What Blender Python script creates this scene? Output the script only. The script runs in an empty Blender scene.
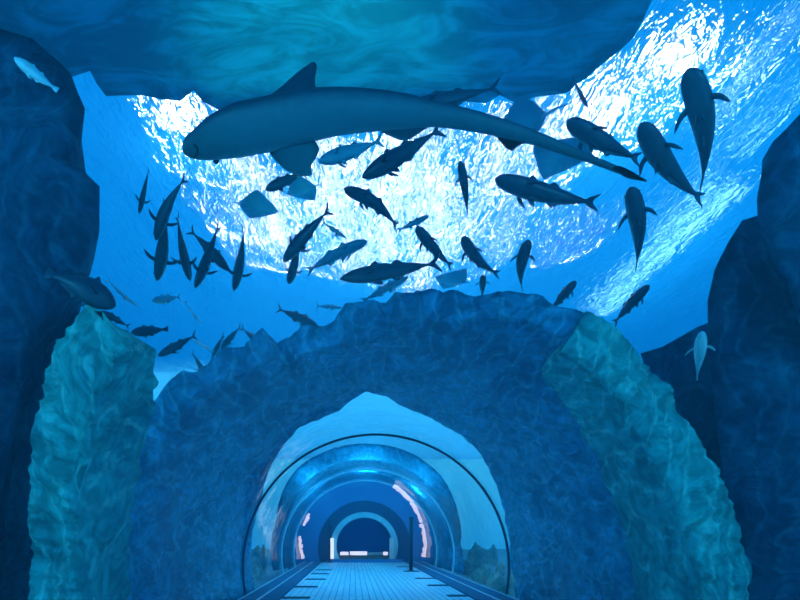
import bpy, bmesh, math, random
from mathutils import Vector, Matrix, noise
R = random.Random(7)
PI = math.pi
C = bpy.context.scene.collection
F, CX, HY, H = 480.0, 353.0, 534.0, 1.3      # focal length in px, vanishing point, eye height
AX, AZ, RT = 0.48, 0.60, 2.80                # tunnel axis x, z and radius

def at_z(px, py, z):                          # point seen at (px,py) on the level z
    y = F * (z - H) / (HY - py)
    return Vector(((px - CX) * y / F, y, z))
def at_y(px, py, y):
    return Vector(((px - CX) * y / F, y, H + (HY - py) * y / F))

# ------------------------------------------------------------------ materials
def new_mat(name):
    m = bpy.data.materials.new(name); m.use_nodes = True
    m.node_tree.nodes.clear(); return m, m.node_tree.nodes, m.node_tree.links
def N(ns, t, **kw):
    n = ns.new(t)
    for k, v in kw.items():
        if k[0] == '_': setattr(n, k[1:], v)
        else: n.inputs[k.replace('~', ' ')].default_value = v
    return n
def simple(name, col, rough=.6, metal=0, emit=None, es=0):
    m, ns, ln = new_mat(name)
    o = N(ns, 'ShaderNodeOutputMaterial'); p = N(ns, 'ShaderNodeBsdfPrincipled')
    nz = N(ns, 'ShaderNodeTexNoise', Scale=9.0, Detail=4.0)
    mx = N(ns, 'ShaderNodeMix', _data_type='RGBA')
    mx.inputs[6].default_value = (*[c * .8 for c in col], 1); mx.inputs[7].default_value = (*[min(1, c * 1.15) for c in col], 1)
    tc = N(ns, 'ShaderNodeTexCoord')
    ln.new(tc.outputs['Object'], nz.inputs['Vector']); ln.new(nz.outputs[0], mx.inputs[0])
    ln.new(mx.outputs[2], p.inputs['Base Color'])
    p.inputs['Roughness'].default_value = rough; p.inputs['Metallic'].default_value = metal
    if emit:
        p.inputs['Emission Color'].default_value = (*emit, 1); p.inputs['Emission Strength'].default_value = es
    ln.new(p.outputs[0], o.inputs[0]); return m

def rock_mat(name, ca, cb, cc, scale=1.0, waves=.5, bump=.5, stretch=(1, 1, 1)):
    """mottled rock: two tones by large noise, painted light ripples as thin wavy lines of a third tone"""
    m, ns, ln = new_mat(name)
    o = N(ns, 'ShaderNodeOutputMaterial'); p = N(ns, 'ShaderNodeBsdfPrincipled')
    tc = N(ns, 'ShaderNodeTexCoord'); mp = N(ns, 'ShaderNodeMapping'); mp.inputs['Scale'].default_value = stretch
    ln.new(tc.outputs['Object'], mp.inputs[0])
    n1 = N(ns, 'ShaderNodeTexNoise', Scale=.9 * scale, Detail=6.0, Roughness=.6, Distortion=.8)
    n2 = N(ns, 'ShaderNodeTexNoise', Scale=2.6 * scale, Detail=8.0, Roughness=.65, Distortion=2.2)
    w = N(ns, 'ShaderNodeTexWave', Scale=1.1 * scale, Distortion=11.0, Detail=4.0)  # wavy lines: ripples of light painted into the base colour
    w.inputs['Detail Scale'].default_value = 1.3
    for t in (n1, n2, w): ln.new(mp.outputs[0], t.inputs['Vector'])
    r1 = N(ns, 'ShaderNodeValToRGB'); r1.color_ramp.elements[0].position = .38; r1.color_ramp.elements[1].position = .64
    r1.color_ramp.elements[0].color = (*ca, 1); r1.color_ramp.elements[1].color = (*cb, 1)
    ln.new(n1.outputs[0], r1.inputs[0])
    r2 = N(ns, 'ShaderNodeValToRGB'); r2.color_ramp.elements[0].position = .80; r2.color_ramp.elements[1].position = .97
    ln.new(w.outputs[1], r2.inputs[0])
    mm = N(ns, 'ShaderNodeMath', _operation='MULTIPLY'); mm.inputs[1].default_value = waves
    ln.new(r2.outputs[0], mm.inputs[0])
    mx = N(ns, 'ShaderNodeMix', _data_type='RGBA'); mx.inputs[7].default_value = (*cc, 1)
    ln.new(mm.outputs[0], mx.inputs[0]); ln.new(r1.outputs[0], mx.inputs[6])
    r3 = N(ns, 'ShaderNodeValToRGB'); r3.color_ramp.elements[0].position = .42; r3.color_ramp.elements[1].position = .6
    r3.color_ramp.elements[0].color = (.45, .45, .45, 1); r3.color_ramp.elements[1].color = (1.0, 1.0, 1.0, 1)
    ln.new(n2.outputs[0], r3.inputs[0])
    mu = N(ns, 'ShaderNodeMix', _data_type='RGBA', _blend_type='MULTIPLY'); mu.inputs[0].default_value = .8
    ln.new(mx.outputs[2], mu.inputs[6]); ln.new(r3.outputs[0], mu.inputs[7])
    ln.new(mu.outputs[2], p.inputs['Base Color']); p.inputs['Roughness'].default_value = .85
    p.inputs['Specular IOR Level'].default_value = .15
    b = N(ns, 'ShaderNodeBump', Strength=bump, Distance=.12); ln.new(n2.outputs[0], b.inputs['Height'])
    ln.new(b.outputs[0], p.inputs['Normal']); ln.new(p.outputs[0], o.inputs[0]); return m

def fish_mat(name, back, belly, rough=.4, zr=.05):
    m, ns, ln = new_mat(name)
    o = N(ns, 'ShaderNodeOutputMaterial'); p = N(ns, 'ShaderNodeBsdfPrincipled')
    tc = N(ns, 'ShaderNodeTexCoord'); sp = N(ns, 'ShaderNodeSeparateXYZ'); ln.new(tc.outputs['Object'], sp.inputs[0])
    nz = N(ns, 'ShaderNodeTexNoise', Scale=14.0, Detail=3.0); ln.new(tc.outputs['Object'], nz.inputs['Vector'])
    ma = N(ns, 'ShaderNodeMath', _operation='MULTIPLY_ADD'); ma.inputs[1].default_value = .05
    ln.new(nz.outputs[0], ma.inputs[0]); ln.new(sp.outputs[2], ma.inputs[2])
    mr = N(ns, 'ShaderNodeMapRange'); mr.inputs[1].default_value = zr[0] if isinstance(zr, tuple) else -zr; mr.inputs[2].default_value = zr[1] if isinstance(zr, tuple) else zr
    ln.new(ma.outputs[0], mr.inputs[0])
    mx = N(ns, 'ShaderNodeMix', _data_type='RGBA'); mx.inputs[6].default_value = (*belly, 1); mx.inputs[7].default_value = (*back, 1)
    ln.new(mr.outputs[0], mx.inputs[0]); ln.new(mx.outputs[2], p.inputs['Base Color'])
    p.inputs['Roughness'].default_value = rough; p.inputs['Specular IOR Level'].default_value = .35
    ln.new(p.outputs[0], o.inputs[0]); return m

M = {}
M['rock_blue'] = rock_mat('blue_grey_rock', (.015, .22, .38), (.04, .46, .68), (.12, .70, .85), 1.4, .4, .8, (1, .6, 1))
M['rock_green'] = rock_mat('green_algae_rock', (.02, .34, .34), (.06, .62, .54), (.25, .9, .75), 1.5, .45, .6, (1, .8, .7))
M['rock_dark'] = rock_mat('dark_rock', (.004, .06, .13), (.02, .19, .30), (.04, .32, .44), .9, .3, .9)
M['rock_slab'] = rock_mat('slab_rock', (.02, .42, .62), (.04, .52, .70), (.08, .7, .7), .3, .04, .1, (1, 2.5, 1))
M['sand'] = rock_mat('tank_sand', (.35, .5, .5), (.5, .65, .6), (.6, .8, .7), 2, .2, .5)
M['coral_pale'] = simple('pale_pink_coral', (.95, .78, .72), .8)
M['coral_green'] = rock_mat('green_coral', (.25, .6, .45), (.7, .95, .75), (.9, 1, .8), 5, .4, .8)
M['black'] = simple('black_metal', (.01, .012, .016), .4, .3)
M['kerb'] = simple('dark_kerb_stone', (.02, .13, .24), .9)
M['steel'] = simple('pale_steel_edge', (.45, .8, .95), .4, .1)
M['slot'] = simple('dark_slot_grate', (.01, .03, .06), .6)
M['arch_dark'] = simple('dark_blue_arch_surround', (.005, .03, .12), .7)
M['arch'] = simple('teal_arch_trim', (.25, .62, .68), .5)
M['endwall'] = simple('dark_blue_end_wall', (.03, .20, .48), .5)
M['door_in'] = simple('navy_passage', (.01, .10, .45), .9)
M['counter'] = simple('brown_bench', (.28, .15, .12), .6)
M['jamb'] = simple('sand_stone_jamb', (.7, .6, .55), .7)
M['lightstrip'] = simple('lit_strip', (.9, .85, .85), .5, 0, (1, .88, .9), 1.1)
M['seal'] = simple('dark_joint_seal', (.02, .08, .14), .5)
M['shark'] = fish_mat('shark_skin', (.004, .03, .05), (.09, .34, .36), .5, (-.16, .07))
M['fish'] = fish_mat('dark_fish_skin', (.012, .04, .07), (.03, .09, .12))
M['fish_teal'] = fish_mat('teal_fish_skin', (.05, .25, .33), (.10, .38, .45))
M['fish_or_streak_pale'] = fish_mat('pale_fish_and_streak', (.25, .55, .6), (.8, .9, .85))
M['ray'] = fish_mat('ray_skin', (.04, .30, .45), (.08, .45, .58))
M['eye'] = simple('fish_eye', (.01, .01, .01), .15)
M['mouth'] = simple('mouth_line', (.004, .01, .015), .8)

# walkway deck : narrow boards running along the tunnel
def deck_mat():
    m, ns, ln = new_mat('pale_blue_board_deck')
    o = N(ns, 'ShaderNodeOutputMaterial'); p = N(ns, 'ShaderNodeBsdfPrincipled')
    tc = N(ns, 'ShaderNodeTexCoord'); br = N(ns, 'ShaderNodeTexBrick', Scale=1.0)
    mp = N(ns, 'ShaderNodeMapping'); mp.inputs['Rotation'].default_value = (0, 0, PI / 2)
    ln.new(tc.outputs['Object'], mp.inputs[0]); ln.new(mp.outputs[0], br.inputs['Vector'])
    br.inputs['Color1'].default_value = (.50, .93, .98, 1); br.inputs['Color2'].default_value = (.36, .82, .92, 1)
    br.inputs['Mortar'].default_value = (.12, .42, .55, 1); br.inputs['Mortar Size'].default_value = .012
    br.inputs['Brick Width'].default_value = 2.4; br.inputs['Row Height'].default_value = .14
    nz = N(ns, 'ShaderNodeTexNoise', Scale=3.0, Detail=6.0); mp2 = N(ns, 'ShaderNodeMapping'); mp2.inputs['Scale'].default_value = (6, .35, 1)
    ln.new(tc.outputs['Object'], mp2.inputs[0]); ln.new(mp2.outputs[0], nz.inputs['Vector'])
    mu = N(ns, 'ShaderNodeMix', _data_type='RGBA', _blend_type='OVERLAY'); mu.inputs[0].default_value = .6
    ln.new(br.outputs[0], mu.inputs[6]); ln.new(nz.outputs[0], mu.inputs[7]); ln.new(mu.outputs[2], p.inputs['Base Color'])
    p.inputs['Roughness'].default_value = .45; ln.new(p.outputs[0], o.inputs[0]); return m
M['deck'] = deck_mat()

def acrylic():
    m, ns, ln = new_mat('clear_acrylic')
    o = N(ns, 'ShaderNodeOutputMaterial'); t = N(ns, 'ShaderNodeBsdfTransparent', Color=(.90, .97, 1, 1))
    g = N(ns, 'ShaderNodeBsdfGlossy', Color=(.8, .95, 1, 1), Roughness=.05)
    lw = N(ns, 'ShaderNodeLayerWeight', Blend=.5); mx = N(ns, 'ShaderNodeMixShader')
    pw = N(ns, 'ShaderNodeMath', _operation='POWER'); pw.inputs[1].default_value = 5.0; ln.new(lw.outputs['Facing'], pw.inputs[0])
    fr = N(ns, 'ShaderNodeMath', _operation='MULTIPLY_ADD'); fr.inputs[1].default_value = .6; fr.inputs[2].default_value = .02; ln.new(pw.outputs[0], fr.inputs[0])
    nz = N(ns, 'ShaderNodeTexNoise', Scale=2.0, Detail=2.0); tc = N(ns, 'ShaderNodeTexCoord'); ln.new(tc.outputs['Object'], nz.inputs['Vector'])
    b = N(ns, 'ShaderNodeBump', Strength=.12, Distance=.1); ln.new(nz.outputs[0], b.inputs['Height']); ln.new(b.outputs[0], g.inputs['Normal'])
    ln.new(fr.outputs[0], mx.inputs[0]); ln.new(t.outputs[0], mx.inputs[1]); ln.new(g.outputs[0], mx.inputs[2])
    ln.new(mx.outputs[0], o.inputs[0]); return m
M['acrylic'] = acrylic()

def water_surface():
    m, ns, ln = new_mat('rippled_water_surface')
    o = N(ns, 'ShaderNodeOutputMaterial')
    tc = N(ns, 'ShaderNodeTexCoord'); mp = N(ns, 'ShaderNodeMapping'); mp.inputs['Scale'].default_value = (1.0, .45, 1)
    ln.new(tc.outputs['Object'], mp.inputs[0])
    n1 = N(ns, 'ShaderNodeTexNoise', Scale=4.6, Detail=3.0, Roughness=.6, Distortion=.5)
    n2 = N(ns, 'ShaderNodeTexNoise', Scale=.5, Detail=2.0)
    ln.new(mp.outputs[0], n1.inputs['Vector']); ln.new(mp.outputs[0], n2.inputs['Vector'])
    ad = N(ns, 'ShaderNodeMath', _operation='MULTIPLY_ADD'); ad.inputs[1].default_value = 2.0
    ln.new(n2.outputs[0], ad.inputs[0]); ln.new(n1.outputs[0], ad.inputs[2])
    b = N(ns, 'ShaderNodeBump', Strength=1.0, Distance=.30); ln.new(ad.outputs[0], b.inputs['Height'])
    t = N(ns, 'ShaderNodeBsdfTranslucent', Color=(.015, .37, .78, 1))
    b2 = N(ns, 'ShaderNodeBump', Strength=.8, Distance=.12); ln.new(ad.outputs[0], b2.inputs['Height']); ln.new(b2.outputs[0], t.inputs['Normal'])
    g = N(ns, 'ShaderNodeBsdfRefraction', Color=(.50, .55, .62, 1), Roughness=.0, IOR=1.33); ln.new(b.outputs[0], g.inputs['Normal'])
    mx = N(ns, 'ShaderNodeMixShader'); mx.inputs[0].default_value = .55
    ln.new(t.outputs[0], mx.inputs[1]); ln.new(g.outputs[0], mx.inputs[2]); ln.new(mx.outputs[0], o.inputs[0]); return m
M['water'] = water_surface()

# ------------------------------------------------------------------ mesh helpers
def link(name, verts, faces, mat, parent=None, smooth=True, loc=None):
    me = bpy.data.meshes.new(name); me.from_pydata([tuple(v) for v in verts], [], faces); me.update()
    bm = bmesh.new(); bm.from_mesh(me); bmesh.ops.recalc_face_normals(bm, faces=bm.faces); bm.to_mesh(me); bm.free()
    o = bpy.data.objects.new(name, me); C.objects.link(o)
    if mat: me.materials.append(M[mat])
    if smooth:
        for p in me.polygons: p.use_smooth = True
    if loc: o.location = loc
    if parent: o.parent = parent
    return o
def tag(o, label=None, cat=None, group=None, kind=None):
    if label: o['label'] = label
    if cat: o['category'] = cat
    if group: o['group'] = group
    if kind: o['kind'] = kind
    return o
def empty(name, loc=(0, 0, 0)):
    o = bpy.data.objects.new(name, None); C.objects.link(o); o.location = loc; o.empty_display_size = .2; return o
class MB:
    def __init__(s): s.v = []; s.f = []
    def add(s, v, f):
        n = len(s.v); s.v += [Vector(a) for a in v]; s.f += [tuple(i + n for i in q) for q in f]; return s
    def box(s, x0, x1, y0, y1, z0, z1):
        return s.add([(x, y, z) for z in (z0, z1) for y in (y0, y1) for x in (x0, x1)],
                     [(0, 2, 3, 1), (4, 5, 7, 6), (0, 1, 5, 4), (2, 6, 7, 3), (0, 4, 6, 2), (1, 3, 7, 5)])
    def cyl(s, x, y, z0, z1, r0, r1=None, n=20):
        r1 = r0 if r1 is None else r1
        v = [(x + r * math.cos(2 * PI * i / n), y + r * math.sin(2 * PI * i / n), z) for z, r in ((z0, r0), (z1, r1)) for i in range(n)]
        f = [(i, (i + 1) % n, n + (i + 1) % n, n + i) for i in range(n)] + [tuple(range(n))[::-1], tuple(range(n, 2 * n))]
        return s.add(v, f)
    def arc(s, y0, y1, r0, r1, a0, a1, n=72, ax=AX, az=AZ):
        """arch band: radii r0..r1, angle a0..a1 (0 = +x, 90 = up), depth y0..y1"""
        v = []
        for i in range(n + 1):
            a = a0 + (a1 - a0) * i / n; c, q = math.cos(a), math.sin(a)
            for r, y in ((r0, y0), (r1, y0), (r1, y1), (r0, y1)): v.append((ax + r * c, y, az + r * q))
        f = []
        for i in range(n):
            k = 4 * i
            for j in range(4): f.append((k + j, k + (j + 1) % 4, k + 4 + (j + 1) % 4, k + 4 + j))
        f += [(0, 1, 2, 3), (4 * n + 3, 4 * n + 2, 4 * n + 1, 4 * n)]
        return s.add(v, f)
    def build(s, name, mat, parent=None, smooth=False, loc=None):
        v = s.v if not loc else [a - Vector(loc) for a in s.v]
        return link(name, v, s.f, mat, parent, smooth, loc)
def fbm(p, s, o=4):
    return noise.fractal(Vector(p) * s, 1.0, 2.0, o)

# ------------------------------------------------------------------ tunnel: shell, joints, deck
YE = 22.3
A0 = -math.asin((AZ + .10) / RT)
sh = MB()
for r in (RT,):
    n, v, f = 96, [], []
    ys = [-4, 0, 3, 6, 10, 14, 18, YE]
    for y in ys:
        for i in range(n + 1):
            a = A0 + (PI - 2 * A0) * i / n
            v.append((AX + r * math.cos(a), y, AZ + r * math.sin(a)))
    for j in range(len(ys) - 1):
        for i in range(n): f.append((j * (n + 1) + i, j * (n + 1) + i + 1, (j + 1) * (n + 1) + i + 1, (j + 1) * (n + 1) + i))
    sh.add(v, f)
tunnel = empty('acrylic_tunnel', (AX, 8, -.1))
tag(tunnel, 'curved clear acrylic walk-through tunnel enclosing the pale blue deck', 'tunnel')
def under(o, p): o.parent = p; o.matrix_parent_inverse = Matrix.Translation(-p.location); return o
under(sh.build('clear_shell', 'acrylic', None, True), tunnel)
for y, th in ((10.0, .022), (15.4, .035), (18.6, .04)):
    j = MB().arc(y, y + .07, RT - .03 - th / 2, RT - .004, A0, PI - A0, 96).build('joint_ring', 'seal' if y < 11 else 'steel', None, True); under(j, tunnel)
    j['label'] = 'thin dark seal ring' if y < 11 else 'thin pale metal ring'

WX0, WX1 = -1.44, 2.40
floor = MB().box(AX - 2.72, AX + 2.72, -4, YE, -.35, -.06).build('floor', 'kerb'); tag(floor, kind='structure')
deck = MB().box(WX0, WX1, -4, YE - .35, -.05, 0.0).build('walkway_deck', 'deck', loc=(.48, 9, -.05))
tag(deck, 'pale blue boarded walkway running away down the middle of the tunnel', 'walkway')
# edging on both sides: kerb with pale rails
for sx, nm in ((-1, 'left'), (1, 'right')):
    xe = WX0 if sx < 0 else WX1
    k = empty('tunnel_kerb', (xe + sx * .3, 9, -.05))
    tag(k, 'dark stone kerb with pale metal rails along the %s side of the walkway' % nm, 'kerb', )
    def bx(a, b, z0, z1, name, mat):
        x0, x1 = sorted((xe + sx * a, xe + sx * b))
        under(MB().box(x0, x1, -4, YE - .4, z0, z1).build(name, mat), k)
    bx(.012, .36, -.05, .035, 'gutter', 'kerb')
    bx(.365, .40, -.05, .05, 'inner_rail', 'steel')
    bx(.405, .72, -.05, .04, 'kerb_stone', 'kerb')
    bx(.725, .745, -.05, .06, 'outer_rail', 'steel')
# dark slots in the deck edge
for px, py, side in ((296, 598, 'L'), (306, 587, 'L'), (315.5, 579.5, 'L'), (320, 574, 'L'), (324, 570, 'L'),
                     (461, 596, 'R'), (439, 585.6, 'R'), (425, 578.6, 'R'), (412, 571.5, 'R'), (404, 567, 'R')):
    y = F * H / (py - HY); x = (px - CX) * y / F
    s = empty('floor_slot', (x, y, 0))
    i = {'L': 'left', 'R': 'right'}[side]
    rank = {598: 'nearest', 587: 'second', 579.5: 'third', 574: 'fourth', 570: 'farthest', 596: 'nearest', 585.6: 'second', 578.6: 'third', 571.5: 'fourth', 567: 'farthest'}[py]
    tag(s, 'dark narrow drain slot in the %s edge of the walkway, %s from the camera' % (i, rank), 'drain', 'drain slots along the %s deck edge' % i)
    MB().box(-.29, .29, -.11, .11, .0, .012).build('frame', 'kerb', s)
    g = MB()
    for q in range(6): g.box(-.26, .26, -.095 + q * .033, -.075 + q * .033, .012, .02)
    g.build('grate', 'slot', s)

# far end: wall with arched doorway
end = MB().arc(YE + .01, YE + .35, 1.42, RT + .9, -.6, PI + .6, 72, .53, .76).build('wall_end', 'endwall'); tag(end, kind='structure')
t2 = MB().arc(YE - .02, YE + .2, 1.57, 2.15, -.35, PI + .35, 64, .53, .70).build('trim_2', 'arch_dark'); tag(t2, kind='structure')
dr = MB().arc(YE - .04, YE + .25, 1.30, 1.56, -.5, PI + .5, 64, .53, .76).build('door_arch_trim', 'arch'); dr.name = 'trim_1'; tag(dr, kind='structure')
MB().arc(YE + .36, YE + 2.6, 1.56, 1.8, -.5, PI + .5, 72, .53, .76).build('wall_passage', 'door_in')
tag(bpy.data.objects['wall_passage'], kind='structure')
bk = MB().box(AX - 2.1, AX + 2.1, YE + 2.62, YE + 2.8, -.2, 2.6).build('wall_back', 'door_in'); tag(bk, kind='structure')
fl = MB().box(AX - 2.0, AX + 2.0, YE - .34, YE + 2.6, -.25, -.02).build('floor_passage', 'kerb'); tag(fl, kind='structure')
be = empty('bench', (.53, YE + 1.2, 0)); tag(be, 'brown low counter with glowing white strip across the end doorway', 'counter')
MB().box(-1.25, 1.25, -.3, .3, -.02, .28).build('counter_body', 'counter', be)
MB().box(-1.15, -.75, -.33, -.301, .28, .44).build('bright_strip', 'lightstrip', be)
MB().box(-.68, .15, -.33, -.301, .28, .46).build('bright_strip', 'lightstrip', be)
MB().box(.16, .9, -.33, -.301, .30, .42).build('bright_strip', 'jamb', be)
MB().box(.92, 1.15, -.33, -.301, .28, .44).build('bright_strip', 'lightstrip', be)
st = MB().box(-.95, 2.3, YE - .33, YE - .06, -.02, .14).build('door_step', 'endwall'); tag(st, 'dark step across the tunnel below the end arch', 'step')
for x, w_, h_, nm in ((-1.44, .14, .95, 'white lit'), (1.30, .20, .95, 'sandy stone')):
    p = MB().box(x + AX - w_ / 2, x + AX + w_ / 2, YE - .32 + .3, YE + .0 - .05 + .04, 0.16, h_ + .16)
    o = MB().box(-w_ / 2, w_ / 2, -.08, .08, 0, h_).add([], []).build('door_pillar', 'lightstrip' if x < 0 else 'jamb', None, False)
    o.location = (x + AX, YE - .2, .16)
    tag(o, '%s square pillar at the %s foot of the end arch' % (nm, 'left' if x < 0 else 'right'), 'pillar')

def post(px, pyb, pyt, name_l, r):
    b = F * H / (pyb - HY); x = (px - CX) * b / F; h = (pyb - pyt) * b / F
    e = empty('barrier_post', (x, b, 0)); tag(e, name_l, 'post')
    MB().cyl(0, 0, 0, .02, .17, .16, 28).build('base_plate', 'black', e, True)
    MB().cyl(0, 0, .02, h - .04, r, r).build('pole', 'black', e, True)
    MB().cyl(0, 0, h - .04, h, r * 1.5, r * 1.1).build('cap', 'black', e, True)
post(411, 571, 517, 'tall slim black post on the right edge of the walkway', .065)
post(329.5, 562.5, 524, 'slim dark post far down the left edge of the walkway', .045)

# ------------------------------------------------------------------ rock vaults around the tunnel
def cyl_hit(px, py, r):
    a, b = (px - CX) / F, (HY - py) / F
    A = a * a + b * b; B = -2 * AX * a + 2 * (H - AZ) * b; D = AX * AX + (H - AZ) ** 2 - r * r
    y = (-B + math.sqrt(B * B - 4 * A * D)) / (2 * A)
    return math.atan2(H - AZ + b * y, a * y - AX), y
def table(pts, r):
    t = sorted(cyl_hit(px, py, r) for px, py in pts); return t
def interp(t, a):
    if a <= t[0][0]: return t[0][1]
    for (a0, y0), (a1, y1) in zip(t, t[1:]):
        if a <= a1: return y0 + (y1 - y0) * (a - a0) / max(1e-6, a1 - a0)
    return t[-1][1]
def vault(name, near, far, r0, r1, a0, a1, mat, na=150, ny=40, amp=.10, seed=0, rn=None, jag=1):
    """rock shell hugging the tunnel: inner radius r0, outer r1, edge depth tables"""
    nt = table(near, rn or r1) if isinstance(near, list) else [(0, near)]
    ft = table(far, r0) if isinstance(far, list) else [(0, far)]
    v, f = [], []
    loop = []                                             # cross loop in (u along y, radius)
    for k in range(ny + 1): loop.append((k / ny, 0))
    for k in (1, 2, 3): loop.append((1, k / 4))
    for k in range(ny, -1, -1): loop.append((k / ny, 1))
    for k in (3, 2, 1): loop.append((0, k / 4))
    L = len(loop)
    for i in range(na + 1):
        a = a0 + (a1 - a0) * i / na; yn, yf = interp(nt, a), interp(ft, a)
        for u, q in loop:
            y = yn + (yf - yn) * u
            d = fbm((a * 3 + seed, y, q * 2), .9, 5)
            e = min(1, 4 * min(u, 1 - u) + .35)
            r = r0 + (r1 - r0) * q + amp * (abs(d) if q == 0 else d) * (1.0 if q else 1.0) * e
            if q == 0: r = max(r, r0)
            y += .10 * noise.noise(Vector((a * 14, q * 3, seed + 5))) + .10 * abs(noise.noise(Vector((a * 30, q * 2, seed + 8))))
            ae = a + .10 * noise.noise(Vector((y * 2.3, q, seed))) * ((1 - i / na) ** 6 if jag == 0 else 0)
            v.append((AX + r * math.cos(ae), y, AZ + r * math.sin(ae)))
    for i in range(na):
        for k in range(L): f.append((i * L + k, i * L + (k + 1) % L, (i + 1) * L + (k + 1) % L, (i + 1) * L + k))
    f += [tuple(range(L)), tuple(na * L + k for k in range(L))[::-1]]
    return link(name, v, f, mat, None, True)
deg = math.radians
nearpts = [(-40, 640), (30, 500), (60, 330), (150, 362), (165, 385), (180, 366), (195, 372), (215, 352), (240, 346), (262, 327), (277, 342), (300, 326),
           (333, 320), (346, 303), (376, 300), (388, 303), (393, 292), (420, 289), (470, 291), (510, 288), (540, 291), (560, 303), (575, 310),
           (592, 311), (612, 322), (640, 353), (690, 425), (728, 490), (745, 545), (753, 600), (760, 660)]
farpts = [(250, 640), (252, 560), (262, 500), (268, 472), (285, 445), (300, 427), (318, 421), (340, 410), (352, 401), (366, 393), (380, 397), (397, 403), (410, 411),
          (440, 424), (462, 437), (482, 458), (494, 480), (505, 520), (510, 560), (511, 640)]
v1 = vault('rock_vault', [p for p in nearpts if 150 < p[0] < 600] + [(618, 350), (648, 420), (676, 500), (694, 600), (698, 660)], farpts, 3.07, 3.42, deg(-14), deg(194), 'rock_blue', 260, 46, .13)
tag(v1, 'broad blue rock arch over the tunnel with a jagged top edge and jagged inner opening', 'rock')
vl = vault('rock_flank', [(44, 640), (30, 560), (32, 450), (50, 360), (75, 314)],
           [(128, 640), (130, 560), (138, 480), (148, 430), (158, 392), (170, 372)], 2.91, 3.36, deg(135.5), deg(193), 'rock_green', 120, 60, .07, 9, jag=0)
tag(vl, 'green tinted rock flank hugging the left wall of the tunnel, nearest the camera', 'rock')
vr = vault('rock_flank', [(552, 296), (575, 310), (592, 311), (612, 322), (640, 353), (690, 425), (728, 490), (745, 545), (753, 600), (762, 660)],
           [(636, 640), (633, 590), (622, 530), (607, 483), (580, 430), (550, 385), (525, 350), (530, 320)], 2.91, 3.40, deg(-13), deg(58), 'rock_green', 130, 40, .07, 21)
tag(vr, 'green tinted mottled rock flank hugging the right wall of the tunnel', 'rock')
v2 = vault('rock_vault', [(262, 600), (272, 560), (276, 520), (283, 490), (300, 465), (330, 449), (376, 444), (410, 452), (440, 474), (456, 505), (461, 545), (462, 600)],
           YE + .3, 3.25, 3.8, deg(-12), deg(192), 'rock_blue', 120, 40, .06, 33)
tag(v2, 'deep blue rock cover over the far half of the tunnel, behind the light gap', 'rock')

# ------------------------------------------------------------------ free rocks: outlines swollen into solid boulders
def boulder(name, outline, y, depth, mat, label, seed=0, amp=.25, front=.5, sub=3, top=None):
    """outline in the photo's frame at distance y; lofted to a solid of real depth with a craggy skin"""
    P = [at_y(px, py, y) for px, py in outline]
    n = len(P); Q = []
    for i in range(n):                                    # refine and roughen the outline
        a, b = P[i], P[(i + 1) % n]; m = max(1, int((b - a).length / .22))
        for k in range(m): Q.append(a.lerp(b, k / m))
    c = sum(Q, Vector()) / len(Q); n = len(Q)
    rings = [(-front, .25), (-front * .92, .52), (-front * .7, .74), (-front * .35, .90), (0, 1.0), (depth * .12, .94), (depth * .3, .86), (depth * .6, .72), (depth, .4)]
    v, f = [], []
    for dy, s in rings:
        for q in Q:
            p = c + (q - c) * s; p.y = y + dy
            d = noise.fractal(p * .7 + Vector((seed, 0, 0)), 1, 2.1, 5) * amp * (.25 if dy == 0 else 1)
            dr = (q - c).normalized()
            v.append(p + dr * d + Vector((0, -1 if dy < 0 else 0, 0)) * d)
    for r in range(len(rings) - 1):
        for i in range(n): f.append((r * n + i, r * n + (i + 1) % n, (r + 1) * n + (i + 1) % n, (r + 1) * n + i))
    f += [tuple(range(n)), tuple((len(rings) - 1) * n + i for i in range(n))]
    base = Vector((c.x, y, min(q.z for q in Q)))
    o = link(name, [p - base for p in v], f, mat, None, True, base)
    return tag(o, label, 'rock')
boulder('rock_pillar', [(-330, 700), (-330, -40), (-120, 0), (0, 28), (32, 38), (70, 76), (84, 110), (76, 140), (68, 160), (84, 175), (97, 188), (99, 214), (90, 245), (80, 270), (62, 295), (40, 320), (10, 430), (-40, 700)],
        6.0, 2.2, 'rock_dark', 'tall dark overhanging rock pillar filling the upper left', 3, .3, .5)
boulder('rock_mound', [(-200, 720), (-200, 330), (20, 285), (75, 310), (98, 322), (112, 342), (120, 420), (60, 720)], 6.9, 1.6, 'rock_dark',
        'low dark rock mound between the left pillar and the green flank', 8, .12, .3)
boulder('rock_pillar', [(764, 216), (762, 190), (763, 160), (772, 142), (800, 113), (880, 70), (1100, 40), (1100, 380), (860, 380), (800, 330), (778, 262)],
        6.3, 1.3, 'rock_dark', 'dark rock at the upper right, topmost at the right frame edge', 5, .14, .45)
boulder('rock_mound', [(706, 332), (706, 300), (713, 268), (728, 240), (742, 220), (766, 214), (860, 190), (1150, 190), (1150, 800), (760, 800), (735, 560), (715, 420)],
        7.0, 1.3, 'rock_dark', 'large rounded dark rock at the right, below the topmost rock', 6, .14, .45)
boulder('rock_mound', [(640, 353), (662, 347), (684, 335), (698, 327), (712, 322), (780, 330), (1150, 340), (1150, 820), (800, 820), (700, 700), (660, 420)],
        8.2, 2.2, 'rock_dark', 'low dark rock ridge between the right flank and the large right rock', 15, .12, .3)
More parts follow.
